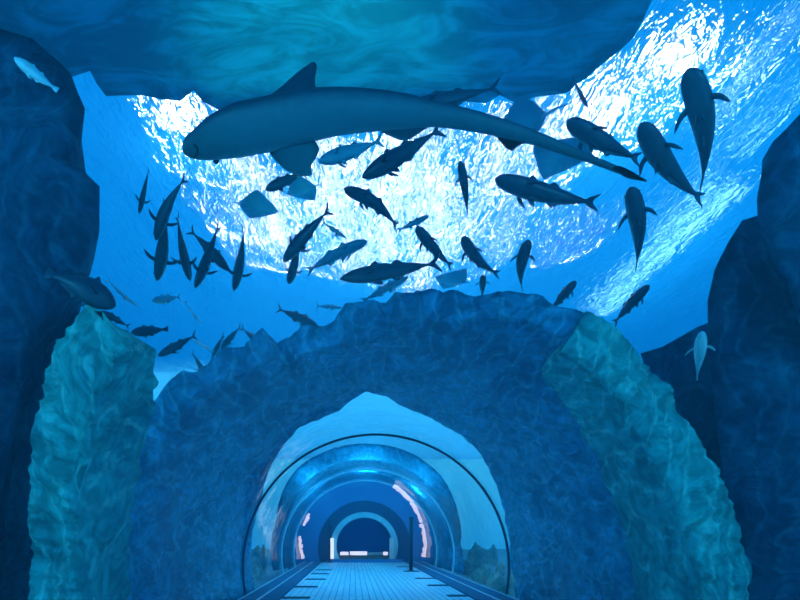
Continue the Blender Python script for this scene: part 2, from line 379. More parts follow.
# far reef silhouettes behind the vault
# overhanging slab above everything
def slab():
    Z = 8.3
    edge = [(-420, 60), (-150, 62), (40, 70), (72, 77), (90, 71), (97, 84), (106, 96), (142, 95), (160, 99), (180, 101), (194, 90), (203, 102), (224, 112), (262, 104),
            (318, 101), (380, 103), (440, 100), (486, 103), (500, 95), (515, 103), (535, 97), (555, 95), (568, 92), (576, 84), (585, 79), (600, 66), (618, 52), (633, 38), (642, 22), (651, 2), (660, -60), (664, -160), (668, -330)]
    P = [at_z(px, py, Z) for px, py in edge]
    Q = []
    for a, b in zip(P, P[1:]):
        m = max(1, int((b - a).length / .25))
        for k in range(m): Q.append(a.lerp(b, k / m))
    Q.append(P[-1])
    v, f = [], []; n = len(Q); K = 26
    c = Vector((-1.0, -1.5, Z))
    for k in range(K):
        s = (k / (K - 1)) ** 1.0
        for q in Q:
            p = q.lerp(c, s * .98)
            d = noise.fractal(p * .35, 1, 2, 5) * .22 * min(1, s * 5)
            v.append(Vector((p.x, p.y, Z + d)))
    top = len(v)
    for dz, s in ((.35, .02), (.8, .05)):
        for q in Q:
            p = q.lerp(c, s); v.append(Vector((p.x + .1 * noise.noise(p * 2), p.y + .1 * noise.noise(p * 2.3), Z + dz)))
    for k in range(K - 1):
        for i in range(n - 1): f.append((k * n + i, k * n + i + 1, (k + 1) * n + i + 1, (k + 1) * n + i))
    for i in range(n - 1):
        f.append((i, i + 1, top + i + 1, top + i)); f.append((top + i, top + i + 1, top + n + i + 1, top + n + i))
    f.append(tuple(top + n + i for i in range(n)))
    o = link('rock_overhang', v, f, 'rock_slab', None, True)
    tag(o, 'wide flat dark teal overhang across the top of the picture with a ragged edge', 'rock')
slab()

# ------------------------------------------------------------------ water surface, tank floor, coral
def grid(name, x0, x1, y0, y1, z, nx, ny, mat, fn):
    v = [(x0 + (x1 - x0) * i / nx, y0 + (y1 - y0) * j / ny, 0) for j in range(ny + 1) for i in range(nx + 1)]
    v = [(a, b, z + fn(a, b)) for a, b, _ in v]
    f = [(j * (nx + 1) + i, j * (nx + 1) + i + 1, (j + 1) * (nx + 1) + i + 1, (j + 1) * (nx + 1) + i) for j in range(ny) for i in range(nx)]
    return link(name, v, f, mat, None, True)
ZS = 11.0
ws = grid('water_surface', -26, 26, -2, 62, ZS, 260, 320, 'water', lambda x, y: .10 * noise.fractal(Vector((x * .7, y * .35, 0)), 1, 2, 3))
ws.data.flip_normals()
tag(ws, 'rippled bright water surface seen from below above the fish', 'water', kind='stuff')
tf = grid('floor_tank', -26, 26, -6, 60, -.6, 80, 100, 'sand', lambda x, y: 0 if abs(x - AX) < 3.6 else .12 * noise.fractal(Vector((x * .5, y * .5, 3)), 1, 2, 4))
tag(tf, kind='structure')

def coral(x, y, z, s, seed, mat, name, label, cat='coral', group=None, squash=1.0, lean=0):
    rr = random.Random(seed); m = MB()
    for k in range(7):
        bx_, by_ = rr.uniform(-.5, .5) * s, rr.uniform(-.35, .35) * s; h = s * rr.uniform(.5, 1.1) * squash; r = s * rr.uniform(.16, .3)
        n = 14; v = []; f = []
        for j in range(9):
            t = j / 8; rad = r * (1 - .2 * t) * (math.sin(PI * min(1, t * .5 + .45)) ** .5 if t > .8 else 1) * (.25 if j == 8 else 1)
            for i in range(n):
                a = 2 * PI * i / n; d = 1 + .28 * noise.noise(Vector((math.cos(a) * 2, math.sin(a) * 2, t * 4 + k + seed)))
                v.append((bx_ + rad * d * math.cos(a) + lean * t * h, by_ + rad * d * math.sin(a), h * t))
        for j in range(8):
            for i in range(n): f.append((j * n + i, j * n + (i + 1) % n, (j + 1) * n + (i + 1) % n, (j + 1) * n + i))
        f += [tuple(range(n))[::-1], tuple(8 * n + i for i in range(n))]
        m.add(v, f)
    o = m.build(name, mat, None, True); o.location = (x, y, z)
    return tag(o, label, cat, group)
for i, (x, y, sz, lb) in enumerate(((-4.15, 20.0, .8, 'pale green coral clump outside the left tunnel wall, nearest of the left ones'), (-4.8, 23.5, 1.0, 'pale green coral clump outside the left wall, middle one'),
        (-6.2, 30, 1.3, 'pale green coral clump far behind the left tunnel wall'), (4.95, 15.6, .8, 'pale green coral clump outside the right wall, nearest of the right ones'),
        (5.1, 18.5, 1.0, 'pale green coral clump outside the right wall, second along'), (6.1, 23, 1.2, 'pale green coral clump outside the right wall, third along'), (8.0, 28.5, 1.5, 'large pale green coral clump far behind the right tunnel wall'))):
    coral(x, y, -.7, sz, i + 3, 'coral_green', 'coral_clump', lb)

# warm reflections on the far tunnel wall, built as thin glowing strips
def wall_reflection(a0, a1, y0, y1, lb, w=.3):
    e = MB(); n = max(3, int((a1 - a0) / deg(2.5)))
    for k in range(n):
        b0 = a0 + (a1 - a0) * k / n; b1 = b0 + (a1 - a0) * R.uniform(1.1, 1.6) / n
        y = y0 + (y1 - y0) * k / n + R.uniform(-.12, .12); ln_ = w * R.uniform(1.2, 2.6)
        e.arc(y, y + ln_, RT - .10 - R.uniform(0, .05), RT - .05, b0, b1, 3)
    tag(e.build('bright_strip', 'reflection_strip', None, False), lb, 'light', 'added warm reflections on the far tunnel wall')
M['reflection_strip'] = simple('warm_reflection_glow', (.9, .8, .8), .5, 0, (1, .72, .74), .75)
wall_reflection(deg(26), deg(66), 20.3, 17.6, 'broken pinkish added reflection strip curving high on the right far tunnel wall')
wall_reflection(deg(-7), deg(24), 21.2, 20.4, 'broken pinkish added reflection strip low on the right far tunnel wall')
wall_reflection(deg(146), deg(157), 19.2, 19.8, 'short pinkish added reflection patch high on the left far tunnel wall', .25)
wall_reflection(deg(167), deg(187), 19.6, 21.0, 'broken pinkish added reflection strip low on the left far tunnel wall')

# ------------------------------------------------------------------ fish
def fin(pts, thick, axis, root=0):
    """closed plate from an outline; pts are 3-D, thickness along axis, thinner to the rim"""
    n = len(pts); c = sum((Vector(p) for p in pts), Vector()) / n; ax = Vector(axis) * thick / 2
    ins = [Vector(p).lerp(c, .35) for p in pts]
    v = [Vector(p) for p in pts] + [p + ax for p in ins] + [p - ax for p in ins]
    f = []
    for i in range(n):
        j = (i + 1) % n
        f += [(i, j, n + j, n + i), (j, i, 2 * n + i, 2 * n + j)]
    f += [tuple(range(n, 2 * n)), tuple(range(2 * n, 3 * n))[::-1]]
    return v, f
def curve(pts, k=4):                                       # Catmull-Rom smoothing of a closed outline
    out = []; n = len(pts)
    for i in range(n):
        p0, p1, p2, p3 = (Vector(pts[(i + j - 1) % n]) for j in range(4))
        for s in range(k):
            t = s / k
            out.append(.5 * ((2 * p1) + (p2 - p0) * t + (2 * p0 - 5 * p1 + 4 * p2 - p3) * t * t + (3 * p1 - p0 - 3 * p2 + p3) * t ** 3))
    return out
PROF = {   # t from snout: (t, half height, half width)
 'jack': [(0, .004, .004), (.015, .022, .018), (.05, .052, .04), (.12, .088, .062), (.22, .115, .078), (.34, .125, .082), (.46, .115, .076), (.58, .090, .060), (.70, .058, .040), (.80, .032, .024), (.86, .018, .015), (.90, .014, .010)],
 'cobia': [(0, .006, .01), (.015, .022, .03), (.05, .042, .055), (.12, .060, .074), (.22, .074, .082), (.34, .082, .082), (.46, .078, .074), (.58, .066, .060), (.70, .046, .042), (.80, .030, .026), (.86, .020, .016), (.90, .014, .010)],
 'slim': [(0, .003, .003), (.02, .014, .012), (.06, .026, .022), (.14, .040, .033), (.25, .050, .040), (.38, .052, .041), (.50, .047, .037), (.62, .037, .029), (.74, .026, .02), (.84, .015, .012), (.90, .010, .007)],
 'grouper': [(0, .01, .012), (.015, .035, .035), (.05, .07, .06), (.12, .11, .085), (.22, .145, .10), (.34, .158, .102), (.46, .145, .09), (.58, .115, .07), (.70, .075, .045), (.80, .048, .03), (.86, .04, .02), (.90, .036, .014)],
}
def sample(tab, t):
    for a, b in zip(tab, tab[1:]):
        if t <= b[0]:
            k = (t - a[0]) / (b[0] - a[0]); return [a[i] + (b[i] - a[i]) * k for i in (1, 2)]
    return tab[-1][1:]
def fish_mesh(kind, bend, fork=.12):
    prof = PROF[kind]; ns, nr = 30, 18
    mb = MB()
    v, f = [], []
    for j in range(ns + 1):
        t = .90 * (j / ns) ** 1.15; hh, ww = sample(prof, t)
        for i in range(nr):
            a = 2 * PI * i / nr; ca, sa = math.cos(a), math.sin(a)
            zz = hh * sa * (1.0 if sa > 0 else .92); yy = ww * math.copysign(abs(ca) ** .85, ca)
            v.append((.5 - t, yy, zz))
    for j in range(ns):
        for i in range(nr): f.append((j * nr + i, (j + 1) * nr + i, (j + 1) * nr + (i + 1) % nr, j * nr + (i + 1) % nr))
    f += [tuple(range(nr)), tuple(ns * nr + i for i in range(nr))[::-1]]
    mb.add(v, f)
    X = lambda t: .5 - t
    hs = 1 if kind in ('jack', 'cobia') else (.6 if kind == 'slim' else 1.0)
    fk = .075 if kind == 'cobia' else fork
    if kind == 'grouper': tail = [(X(.87), 0, .03), (X(.93), 0, .07), (X(1.0), 0, .085), (X(1.01), 0, .0), (X(1.0), 0, -.085), (X(.93), 0, -.07), (X(.87), 0, -.03)]
    else: tail = [(X(.86), 0, .010), (X(.91), 0, .05 * hs), (X(.965), 0, fk), (X(1.0), 0, fk * 1.25), (X(.962), 0, .055 * hs), (X(.935), 0, 0), (X(.962), 0, -.055 * hs), (X(1.0), 0, -fk * 1.2), (X(.965), 0, -fk * .95), (X(.91), 0, -.05 * hs), (X(.86), 0, -.010)]
    mb.add(*fin(curve(tail, 3), .014, (0, 1, 0)))
    def hz(t): return sample(prof, t)[0]
    d1 = [(X(.30), 0, hz(.30) * .9), (X(.345), 0, hz(.34) + .05 * hs), (X(.37), 0, hz(.37) + .055 * hs), (X(.40), 0, hz(.4) + .018), (X(.48), 0, hz(.48) + .012), (X(.48), 0, hz(.48) * .85)]
    mb.add(*fin(curve(d1, 3), .012, (0, 1, 0)))
    d2 = [(X(.52), 0, hz(.52) * .9), (X(.56), 0, hz(.56) + .055 * hs), (X(.585), 0, hz(.58) + .05 * hs), (X(.62), 0, hz(.62) + .018), (X(.78), 0, hz(.78) + .01), (X(.78), 0, hz(.78) * .6)]
    mb.add(*fin(curve(d2, 3), .012, (0, 1, 0)))
    an = [(x, y, -z * .97) for x, y, z in d2]
    mb.add(*fin(curve(an, 3), .012, (0, 1, 0)))
    for s in (-1, 1):
        w = sample(prof, .28)[1]
        lp = {'jack': .17, 'cobia': .10, 'slim': .10}.get(kind, .15)
        if kind == 'grouper': lp = .15
        pc = [(X(.265), s * w * .8, -.012), (X(.285), s * (w + lp * .35), -.025), (X(.33), s * (w + lp * .72), -.035), (X(.40), s * (w + lp * .95), -.045), (X(.36), s * (w + lp * .55), -.036), (X(.325), s * (w + lp * .2), -.025), (X(.315), s * w * .8, -.014)]
        mb.add(*fin(curve(pc, 3), .012, (0, 0, 1)))
        pv = [(X(.33), s * .012, -hz(.33) * .82), (X(.37), s * .03, -hz(.37) * .9 - .03), (X(.42), s * .04, -hz(.42) * .9 - .045), (X(.40), s * .012, -hz(.4) * .85)]
        mb.add(*fin(curve(pv, 3), .010, (0, 1, 0)))
    bv = lambda p: Vector((p.x, p.y + bend * ((.2 - p.x) ** 2 * (1 if p.x < .2 else .35)) * 1.1, p.z))
    me = bpy.data.meshes.new(kind + '_fish_body'); me.from_pydata([tuple(bv(p)) for p in mb.v], [], mb.f); me.update()
    b = bmesh.new(); b.from_mesh(me); bmesh.ops.recalc_face_normals(b, faces=b.faces); b.to_mesh(me); b.free()
    for p in me.polygons: p.use_smooth = True
    # eyes and mouth
    eyes = []
    for s in (-1, 1):
        hh, ww = sample(prof, .085); bm = bmesh.new(); bmesh.ops.create_uvsphere(bm, u_segments=10, v_segments=8, radius=.013 if kind != 'slim' else .008)
        em = bpy.data.meshes.new('eye'); bm.to_mesh(em); bm.free(); em.materials.append(M['eye'])
        for p in em.polygons: p.use_smooth = True
        eyes.append((em, bv(Vector((X(.085), s * ww * .93, hh * .25)))))
    return me, eyes
_cache = {}
NAMES = {'jack': ('jack_fish', 'fish'), 'cobia': ('cobia', 'fish'), 'slim': ('slender_fish_or_streak', 'fish'), 'grouper': ('deep_bodied_fish', 'fish')}
def make_fish(kind, hd, tl, z, label, mat='fish', bend=0.0, group=None, roll=0, z2=None, size=None, thick=1.0):
    key = (kind, bend, mat)
    if key not in _cache:
        me, eyes = fish_mesh(kind, bend); me.materials.append(M[mat]); _cache[key] = (me, eyes)
    me, eyes = _cache[key]
    a = at_z(*hd, z); yb = at_z(*tl, z).y
    b = at_y(*tl, a.y + .45 * (yb - a.y))               # swimming partly level, partly along the slope of the view
    x = (a - b); Lx = x.length; x.normalize()
    lp = math.hypot(hd[0] - tl[0], hd[1] - tl[1]) * (a.y + b.y) / 2 / F
    thick = thick * (1.22 if kind == 'cobia' else 1.12) * min(1, lp / Lx); up = Vector((0, 0, 1)); y = up.cross(x).normalized(); zv = x.cross(y)
    rot = Matrix((x, y, zv)).transposed().to_4x4() @ Matrix.Rotation(deg(roll), 4, 'X')
    o = bpy.data.objects.new(NAMES[kind][0], me); C.objects.link(o)
    o.matrix_world = Matrix.Translation((a + b) / 2) @ rot @ Matrix.Diagonal((Lx, Lx * thick, Lx * thick, 1))
    for em, p in eyes:
        e = bpy.data.objects.new('eye', em); C.objects.link(e); e.parent = o; e.location = p
    tag(o, label, 'fish', group)
    print('fish len %.2f' % Lx, label)
    return o
A, B_, G, S_ = 'jack', 'cobia', 'grouper', 'slim'
SCH = 'dark fish swimming above the tunnel'
FISH = [
 # kind, head px, tail px, level, label, mat, bend, thick
 (B_, (689, 68), (721, 177), 4.3, 'largest dark fish at the right, tail down, highest of the right-hand fish', 'fish', -.25, .95),
 (B_, (640, 124), (691, 208), 4.7, 'dark fish with spread fin, just left of the largest right-hand fish', 'fish', .2, .95),
 (B_, (567, 121), (637, 164), 4.9, 'dark slanting fish above the tip of the shark tail', 'fish', .1, 1.0),
 (B_, (495, 179), (594, 209), 4.6, 'dark fish level below the shark tail, head to the left', 'fish', .15, .85),
 (B_, (631, 187), (647, 264), 5.0, 'dark fish with both side fins out, right of centre under the slanting pair', 'fish', -.2, 1.0),
 (B_, (649, 285), (611, 324), 5.3, 'dark fish above the dip at the right end of the rock arch', 'fish', .1, 1.1),
 (B_, (576, 281), (549, 312), 5.6, 'dark fish partly sunk behind the top right of the rock arch', 'fish', 0, 1.2),
 (B_, (528, 240), (513, 289), 5.6, 'dark fish with two fins spread, above the arch right of centre', 'fish', .25, 1.2),
 (B_, (462, 237), (489, 280), 5.6, 'dark curved fish above the arch, nearest right of the bright light', 'fish', .35, 1.1),
 (B_, (483, 275), (482, 298), 6.2, 'small head-on dark fish on the top edge of the rock arch', 'fish', 0, 1.4),
 (B_, (460, 161), (470, 215), 6.0, 'slim dark upright fish under the shark tail', 'fish', -.1, .85),
 (A, (362, 178), (444, 130), 4.9, 'dark fish rising to the right just beneath the shark belly', 'fish', .1, .8),
 (B_, (344, 188), (406, 216), 5.2, 'dark arched fish in the brightest light, tail curving down', 'fish', -.55, .9),
 (B_, (416, 227), (450, 269), 5.7, 'dark slanting fish right of the brightest light', 'fish', .1, 1.0),
 (B_, (429, 216), (397, 231), 6.4, 'small teal fish above the slanting fish right of the brightest light', 'fish_teal', 0, .8),
 (A, (340, 279), (442, 264), 4.9, 'dark fish crossing low in the centre with raised back fin, forked tail to the right', 'fish', .1, .62),
 (B_, (408, 277), (361, 302), 6.0, 'teal fish just below the low crossing fish', 'fish_teal', 0, .75),
 (B_, (367, 241), (303, 269), 5.9, 'teal fish with rounded head, left of the brightest light', 'fish_teal', .2, .8),
 (A, (283, 262), (329, 206), 5.1, 'dark fish pointing down left at centre left with pointed tail up', 'fish', -.1, .8),
 (B_, (289, 284), (302, 238), 5.4, 'dark fish pointing down, under the larger down-left fish', 'fish', .1, .95),
 (S_, (346, 238), (322, 222), 7.0, 'faint small teal fish behind the rounded-head teal fish', 'fish_teal', 0, 1.3),
 (A, (319, 328), (277, 307), 6.0, 'blue fish with upright tail just above the arch left shoulder', 'fish', .1, .8),
 (S_, (342, 308), (316, 306), 7.2, 'tiny slender fish above the left shoulder of the arch', 'fish_teal', 0, 1.2),
 (A, (139, 214), (149, 168), 6.0, 'slim dark fish, leftmost of the left shoal', 'fish', 0, .62),
 (A, (155, 240), (178, 172), 5.2, 'dark fish with wide forked tail, second from left in the left shoal', 'fish', -.25, .82),
 (A, (157, 281), (171, 205), 5.0, 'dark fish with fins spread, lowest left of the left shoal', 'fish', .15, .85),
 (A, (190, 281), (174, 214), 5.2, 'dark fish in the middle of the left shoal, tail up to the left', 'fish', -.1, .8),
 (A, (229, 271), (190, 228), 5.7, 'dark fish crossing behind its neighbour in the left shoal', 'fish', .1, .9),
 (A, (195, 288), (222, 224), 5.3, 'dark fish crossing in front, tail up to the right, in the left shoal', 'fish', .1, .72),
 (A, (234, 291), (248, 229), 5.4, 'dark fish, rightmost of the left shoal', 'fish', .15, .8),
 (G, (116, 306), (46, 268), 3.6, 'large dark deep-bodied fish at the foot of the left pillar', 'fish', .2, 1.25),
 (A, (100, 311), (130, 327), 5.8, 'small dark fish right under the deep-bodied fish at the left pillar', 'fish', 0, .9),
 (G, (131, 333), (168, 329), 5.8, 'small stout dark fish left of the low dark pair', 'fish', 0, .8),
 (A, (158, 356), (198, 335), 5.7, 'small dark fish above the green flank, tail up to the right', 'fish', .1, .75),
 (A, (212, 359), (224, 334), 6.6, 'small dark upright fish at the left end of the arch', 'fish', 0, 1.0),
 (A, (221, 349), (241, 326), 6.7, 'small dark fish touching tails above the arch left end', 'fish', 0, .9),
 (A, (267, 348), (239, 328), 6.7, 'small curved dark fish right of the tail-touching pair', 'fish', -.2, .8),
 (A, (206, 377), (192, 352), 6.6, 'small dark fish diving to the rock at the left end of the arch', 'fish', 0, .9),
 (G, (14, 58), (58, 92), 4.2, 'pale silvery fish in front of the dark upper left pillar', 'fish_or_streak_pale', .1, .85),
 (G, (702, 332), (697, 378), 3.4, 'pale fish in front of the dark rock at the right', 'fish_or_streak_pale', 0, 1.0),
 (A, (265, 190), (306, 172), 5.6, 'dark fish half hidden under the shark side fin', 'fish', 0, .9),
 (A, (318, 162), (384, 142), 5.3, 'green tinted fish right behind the shark side fin', 'fish_teal', .1, .8),
 (A, (402, 108), (501, 89), 5.0, 'dark fish behind the shark back with forked tail showing above it', 'fish', .1, .55),
 (S_, (588, 108), (572, 78), 6.0, 'thin dark fish hanging at the edge of the overhang', 'fish', 0, 1.1),
 (A, (152, 301), (181, 297), 6.5, 'small pale fish-shaped reflection alone under the left shoal', 'fish_or_streak_pale', 0, 1.0),  # white reflection, modelled as a small fish
 (S_, (138, 307), (104, 281), 5.8, 'thin pale fish-shaped reflection streak beside the left pillar foot', 'fish_or_streak_pale', -.5, .7),  # curved reflection line, modelled as a slender fish
 (S_, (201, 324), (184, 301), 6.3, 'thin pale fish-shaped streak below the left shoal', 'fish_or_streak_pale', 0, .7),  # thin pale streak, modelled as a slender fish
 (S_, (214, 352), (188, 337), 6.5, 'thin pale fish-shaped streak just left of the arch left end', 'fish_or_streak_pale', -.3, .9),  # another pale streak in the slender fish shape
 (S_, (130, 389), (168, 392), 6.0, 'thin pale fish over the seam of the green flank', 'fish_or_streak_pale', 0, .7),
]
for k, h, t, z, lb, mt, bd, th in FISH[:-1]:
    g = None
    make_fish(k, h, t, z, lb, mt, bd, None, 0, None, None, th)

# rays
def make_ray(c, z, size, heading, label, tailk=1.0, span=1.0):
    mb = MB(); nr, na = 12, 48; v = []; f = []
    for side in (1, -1):
        for j in range(nr + 1):
            q = j / nr
            for i in range(na):
                a = 2 * PI * i / na; ca, sa = math.cos(a), math.sin(a)
                k = 1 / (abs(ca) ** 1.15 + abs(sa) ** 1.15) ** (1 / 1.15)
                x, y = .42 * k * ca * q + (.05 - .12 * abs(k * sa * q)), .5 * span * k * sa * q
                t = .075 * (1 - q ** 1.4) * math.exp(-(y / .22) ** 2) + .012 * (1 - q ** 4)
                v.append((x, y, side * t + .10 * (abs(y) ** 1.5)))
    base = (nr + 1) * na
    for s in (0, 1):
        for j in range(nr):
            for i in range(na):
                q = (s * base + j * na + i, s * base + j * na + (i + 1) % na, s * base + (j + 1) * na + (i + 1) % na, s * base + (j + 1) * na + i)
                f.append(q if s == 0 else q[::-1])
    mb.add(v, f)
    n = 8; v = []; f = []
    for j in range(13):
        t = j / 12; r = .022 * (1 - t) + .003
        for i in range(n): v.append((-.3 - .75 * tailk * t, .05 * math.sin(t * 3) * t + r * math.cos(2 * PI * i / n), r * math.sin(2 * PI * i / n)))
    for j in range(12):
        for i in range(n): f.append((j * n + i, j * n + (i + 1) % n, (j + 1) * n + (i + 1) % n, (j + 1) * n + i))
    f += [tuple(range(n)), tuple(12 * n + i for i in range(n))]
    mb.add(v, f)
    o = mb.build('stingray', 'ray', None, True); o.location = at_z(*c, z); o.scale = (size,) * 3; o.rotation_euler = (0, 0, deg(heading))
    bm = bmesh.new(); bmesh.ops.create_uvsphere(bm, u_segments=10, v_segments=8, radius=.018)
    em = bpy.data.meshes.new('eye'); bm.to_mesh(em); bm.free(); em.materials.append(M['eye'])
    for s in (-1, 1):
        e = bpy.data.objects.new('eye', em); C.objects.link(e); e.parent = o; e.location = (.22, s * .06, .055)
    tag(o, label, 'ray')
make_ray((257, 207), 7.2, .85, 20, 'teal squarish ray left of the brightest light, under the shark head', .3, .95)
make_ray((303, 190), 8.4, .8, 160, 'faint teal ray just below the shark side fin', .3)
make_ray((522, 124), 7.6, .95, 150, 'blue ray half hidden behind the thick part of the shark tail', .6)
make_ray((561, 157), 8.2, 1.2, 100, 'blue ray behind the thin part of the shark tail', .3)
make_ray((452, 280), 8.2, 1.1, 200, 'blue ray low behind the centre of the arch top', .3)

# ------------------------------------------------------------------ shark
def shark():
    Z = 4.4
    # photo outline: centre line and half width
    spine = [(183, 151, 2), (185, 151, 6), (189, 150, 10.5), (196, 147.5, 14.5), (204, 145, 17.5), (219, 139, 23), (232, 135, 26), (245, 131, 27.5), (263, 127.5, 27.5), (290, 121, 27), (316, 116, 26), (340, 113, 24), (365, 112, 22),
             (385, 112, 20), (410, 113, 17), (432, 115, 13), (465, 120, 11), (497, 127.5, 9.5), (530, 137, 7.5), (560, 148, 6), (595, 161, 4.2), (625, 173, 3.2), (646, 181, 1)]
    P = [(at_z(px, py, Z), hw * .89) for px, py, hw in spine]
    # refine
    S = []
    for i in range(len(P) - 1):
        p0 = P[max(0, i - 1)][0]; p1, h1 = P[i]; p2, h2 = P[i + 1]; p3 = P[min(len(P) - 1, i + 2)][0]
        for k in range(4):
            t = k / 4
            S.append((.5 * ((2 * p1) + (p2 - p0) * t + (2 * p0 - 5 * p1 + 4 * p2 - p3) * t * t + (3 * p1 - p0 - 3 * p2 + p3) * t ** 3), h1 + (h2 - h1) * t))
    S.append(P[-1])
    org = at_z(315, 123, Z); nr = 28; v, f = [], []
    n = len(S)
    for j, (p, hw) in enumerate(S):
        d = (S[min(n - 1, j + 1)][0] - S[max(0, j - 1)][0]).normalized(); side = d.cross(Vector((0, 0, 1))).normalized()
        h = hw * p.y / F * .98; u = j / (n - 1)
        hv = h * (.80 if u < .5 else .80 + .5 * (u - .5))
        hl = h * (1.0 if u < .5 else 1.0 - .5 * (u - .5))
        if u < .12: hv *= .75 + .25 * u / .12
        for i in range(nr):
            a = 2 * PI * i / nr; ca, sa = math.cos(a), math.sin(a)
            zz = hv * sa * (1.08 if sa > 0 else .85)
            v.append(p - org + side * hl * ca + Vector((0, 0, zz)))
    for j in range(n - 1):
        for i in range(nr): f.append((j * nr + i, j * nr + (i + 1) % nr, (j + 1) * nr + (i + 1) % nr, (j + 1) * nr + i))
    f += [tuple(range(nr)), tuple((n - 1) * nr + i for i in range(nr))]
    mb = MB().add(v, f)
    def pf(pts, dz, th=.045):
        q = []
        for i, (px, py) in enumerate(pts): q.append(at_z(px, py, Z + dz[i]) - org)
        mb.add(*fin(curve(q, 3), th, (0, 0, 1)))
    dq = [at_z(px, py, Z + dz) - org for px, py, dz in ((262, 106, .1), (282, 86, .25), (299, 71, .38), (313, 62, .44), (317, 67, .42), (315, 79, .32), (317, 90, .24), (328, 101, .1))]
    mb.add(*fin(curve(dq, 3), .06, (0, 1, .3)))
    pf([(268, 146), (275, 160), (287, 171), (300, 176), (312, 175), (311, 166), (316, 158), (319, 148), (311, 138), (290, 136)], [-.05, -.08, -.1, -.12, -.12, -.1, -.1, -.07, -.05, -.05])
    pf([(380, 130), (392, 137), (404, 141), (412, 138), (424, 130), (436, 122), (420, 116), (396, 118)], [-.01] * 8, .04)           # pelvic
    # dorsal fins stand upright
    def up_fin(t0, t1, hgt, back):
        a, b = S[int(t0 * n)][0] - org, S[int(t1 * n)][0] - org; d = (b - a)
        s = d.normalized().cross(Vector((0, 0, 1)))
        q = [a + Vector((0, 0, .02)), a.lerp(b, .35) + Vector((0, 0, .2 + hgt * .6)), a.lerp(b, back) + Vector((0, 0, .2 + hgt)), b + Vector((0, 0, .2 + hgt * .75)), b + d * .02 + Vector((0, 0, .2)), b + Vector((0, 0, .02))]
        mb.add(*fin(curve(q, 3), .05, s))
    pass
    def ray_(pts, dz): 
        q = [at_z(px, py, Z + z_) - org for (px, py), z_ in zip(pts, dz)]; mb.add(*fin(curve(q, 3), .03, (0, 1, 0)))
    ray_([(497, 134), (504, 146), (512, 151), (518, 146), (530, 141), (520, 132)], [-.02] * 6)              # anal fin
    ray_([(612, 169), (625, 177), (636, 180), (646, 181), (636, 174), (620, 166)], [-.02] * 6)
    o = mb.build('shark', 'shark', None, True); o.location = org
    tag(o, 'large dark shark with a long tapering tail gliding across the upper picture', 'shark')
    bm = bmesh.new(); bmesh.ops.create_uvsphere(bm, u_segments=12, v_segments=8, radius=.028)
    em = bpy.data.meshes.new('eye'); bm.to_mesh(em); bm.free(); em.materials.append(M['eye'])
    for px, py in ((212, 122), (216, 163)):
        e = bpy.data.objects.new('eye', em); C.objects.link(e); e.parent = o; e.location = at_z(px, 122 if py == 122 else 160, Z + .03) - org
    # mouth: a dark curved crease under the snout
    m = MB(); pts = [at_z(px, py, Z - .135) - org for px, py in ((194, 145), (197, 148), (198, 151), (197, 154), (194, 157))]
    vv, ff = [], []
    for p in pts:
        for i in range(6): vv.append(p + Vector((.007 * math.cos(i * PI / 3), 0, .012 * math.sin(i * PI / 3))))
    for j in range(4):
        for i in range(6): ff.append((j * 6 + i, j * 6 + (i + 1) % 6, (j + 1) * 6 + (i + 1) % 6, (j + 1) * 6 + i))
    ff += [tuple(range(6)), tuple(24 + i for i in range(6))]
    m.add(vv, ff).build('mouth', 'mouth', o, True)
shark()

# ------------------------------------------------------------------ light
bw = MB().box(-26, 26, -6.4, -6, -1, 11.2).build('wall_rear_blocker', 'endwall'); tag(bw, kind='structure')  # unseen wall added behind the camera to cut world light
w = bpy.data.worlds.new('World'); bpy.context.scene.world = w; w.use_nodes = True
ns, ln = w.node_tree.nodes, w.node_tree.links; ns.clear()
bg = N(ns, 'ShaderNodeBackground', Strength=2.2); wo = N(ns, 'ShaderNodeOutputWorld')
tc = N(ns, 'ShaderNodeTexCoord'); sp = N(ns, 'ShaderNodeSeparateXYZ'); rp = N(ns, 'ShaderNodeValToRGB')
ln.new(tc.outputs['Generated'], sp.inputs[0]); mr = N(ns, 'ShaderNodeMapRange'); mr.inputs[1].default_value = -.3; mr.inputs[2].default_value = 1.0
ln.new(sp.outputs[2], mr.inputs[0]); ln.new(mr.outputs[0], rp.inputs[0]); ln.new(rp.outputs[0], bg.inputs[0]); ln.new(bg.outputs[0], wo.inputs[0])
e = rp.color_ramp.elements; e[0].position = 0; e[0].color = (.0, .14, .38, 1); e[1].position = 1; e[1].color = (.0, .26, .62, 1)
for pz, cc in ((.22, (.02, .38, .78, 1)), (.34, (.05, .55, .92, 1)), (.45, (.01, .32, .66, 1)), (.6, (.0, .24, .54, 1))):
    m_ = e.new(pz); m_.color = cc

def area(name, loc, sx, sy, power, col=(1, .97, .95), rot=(0, 0, 0), spread=PI):
    l = bpy.data.lights.new(name, 'AREA'); l.shape = 'RECTANGLE'; l.size = sx; l.size_y = sy; l.energy = power; l.color = col; l.spread = spread
    o = bpy.data.objects.new(name, l); C.objects.link(o); o.location = loc; o.rotation_euler = rot; return o
def through(px, py, h):                       # place above the surface that the bent ray from (px,py) reaches
    p = at_z(px, py, ZS); d = Vector((p.x, p.y, 0)); r = d.length; d.normalize()
    i = math.atan2(r, ZS - H); t = math.asin(math.sin(i) / 1.33)
    return p + d * math.tan(t) * h + Vector((0, 0, h))
def lamp_px(px, py, sx, sy, power, col=(1, .90, .95), h=1.6): area('skylight_or_fill_lamp', through(px, py, h), sx, sy, power, col)
PK = (1, .86, .90)
lamp_px(322, 175, .6, 4.5, 46, PK); lamp_px(352, 222, .5, 6.0, 46, PK); lamp_px(392, 185, .8, 7.5, 105, PK); lamp_px(430, 165, .3, 5, 18, PK); lamp_px(428, 245, .6, 6.5, 62, PK); lamp_px(478, 200, .4, 6, 42, PK); lamp_px(520, 200, .12, 6, 20)
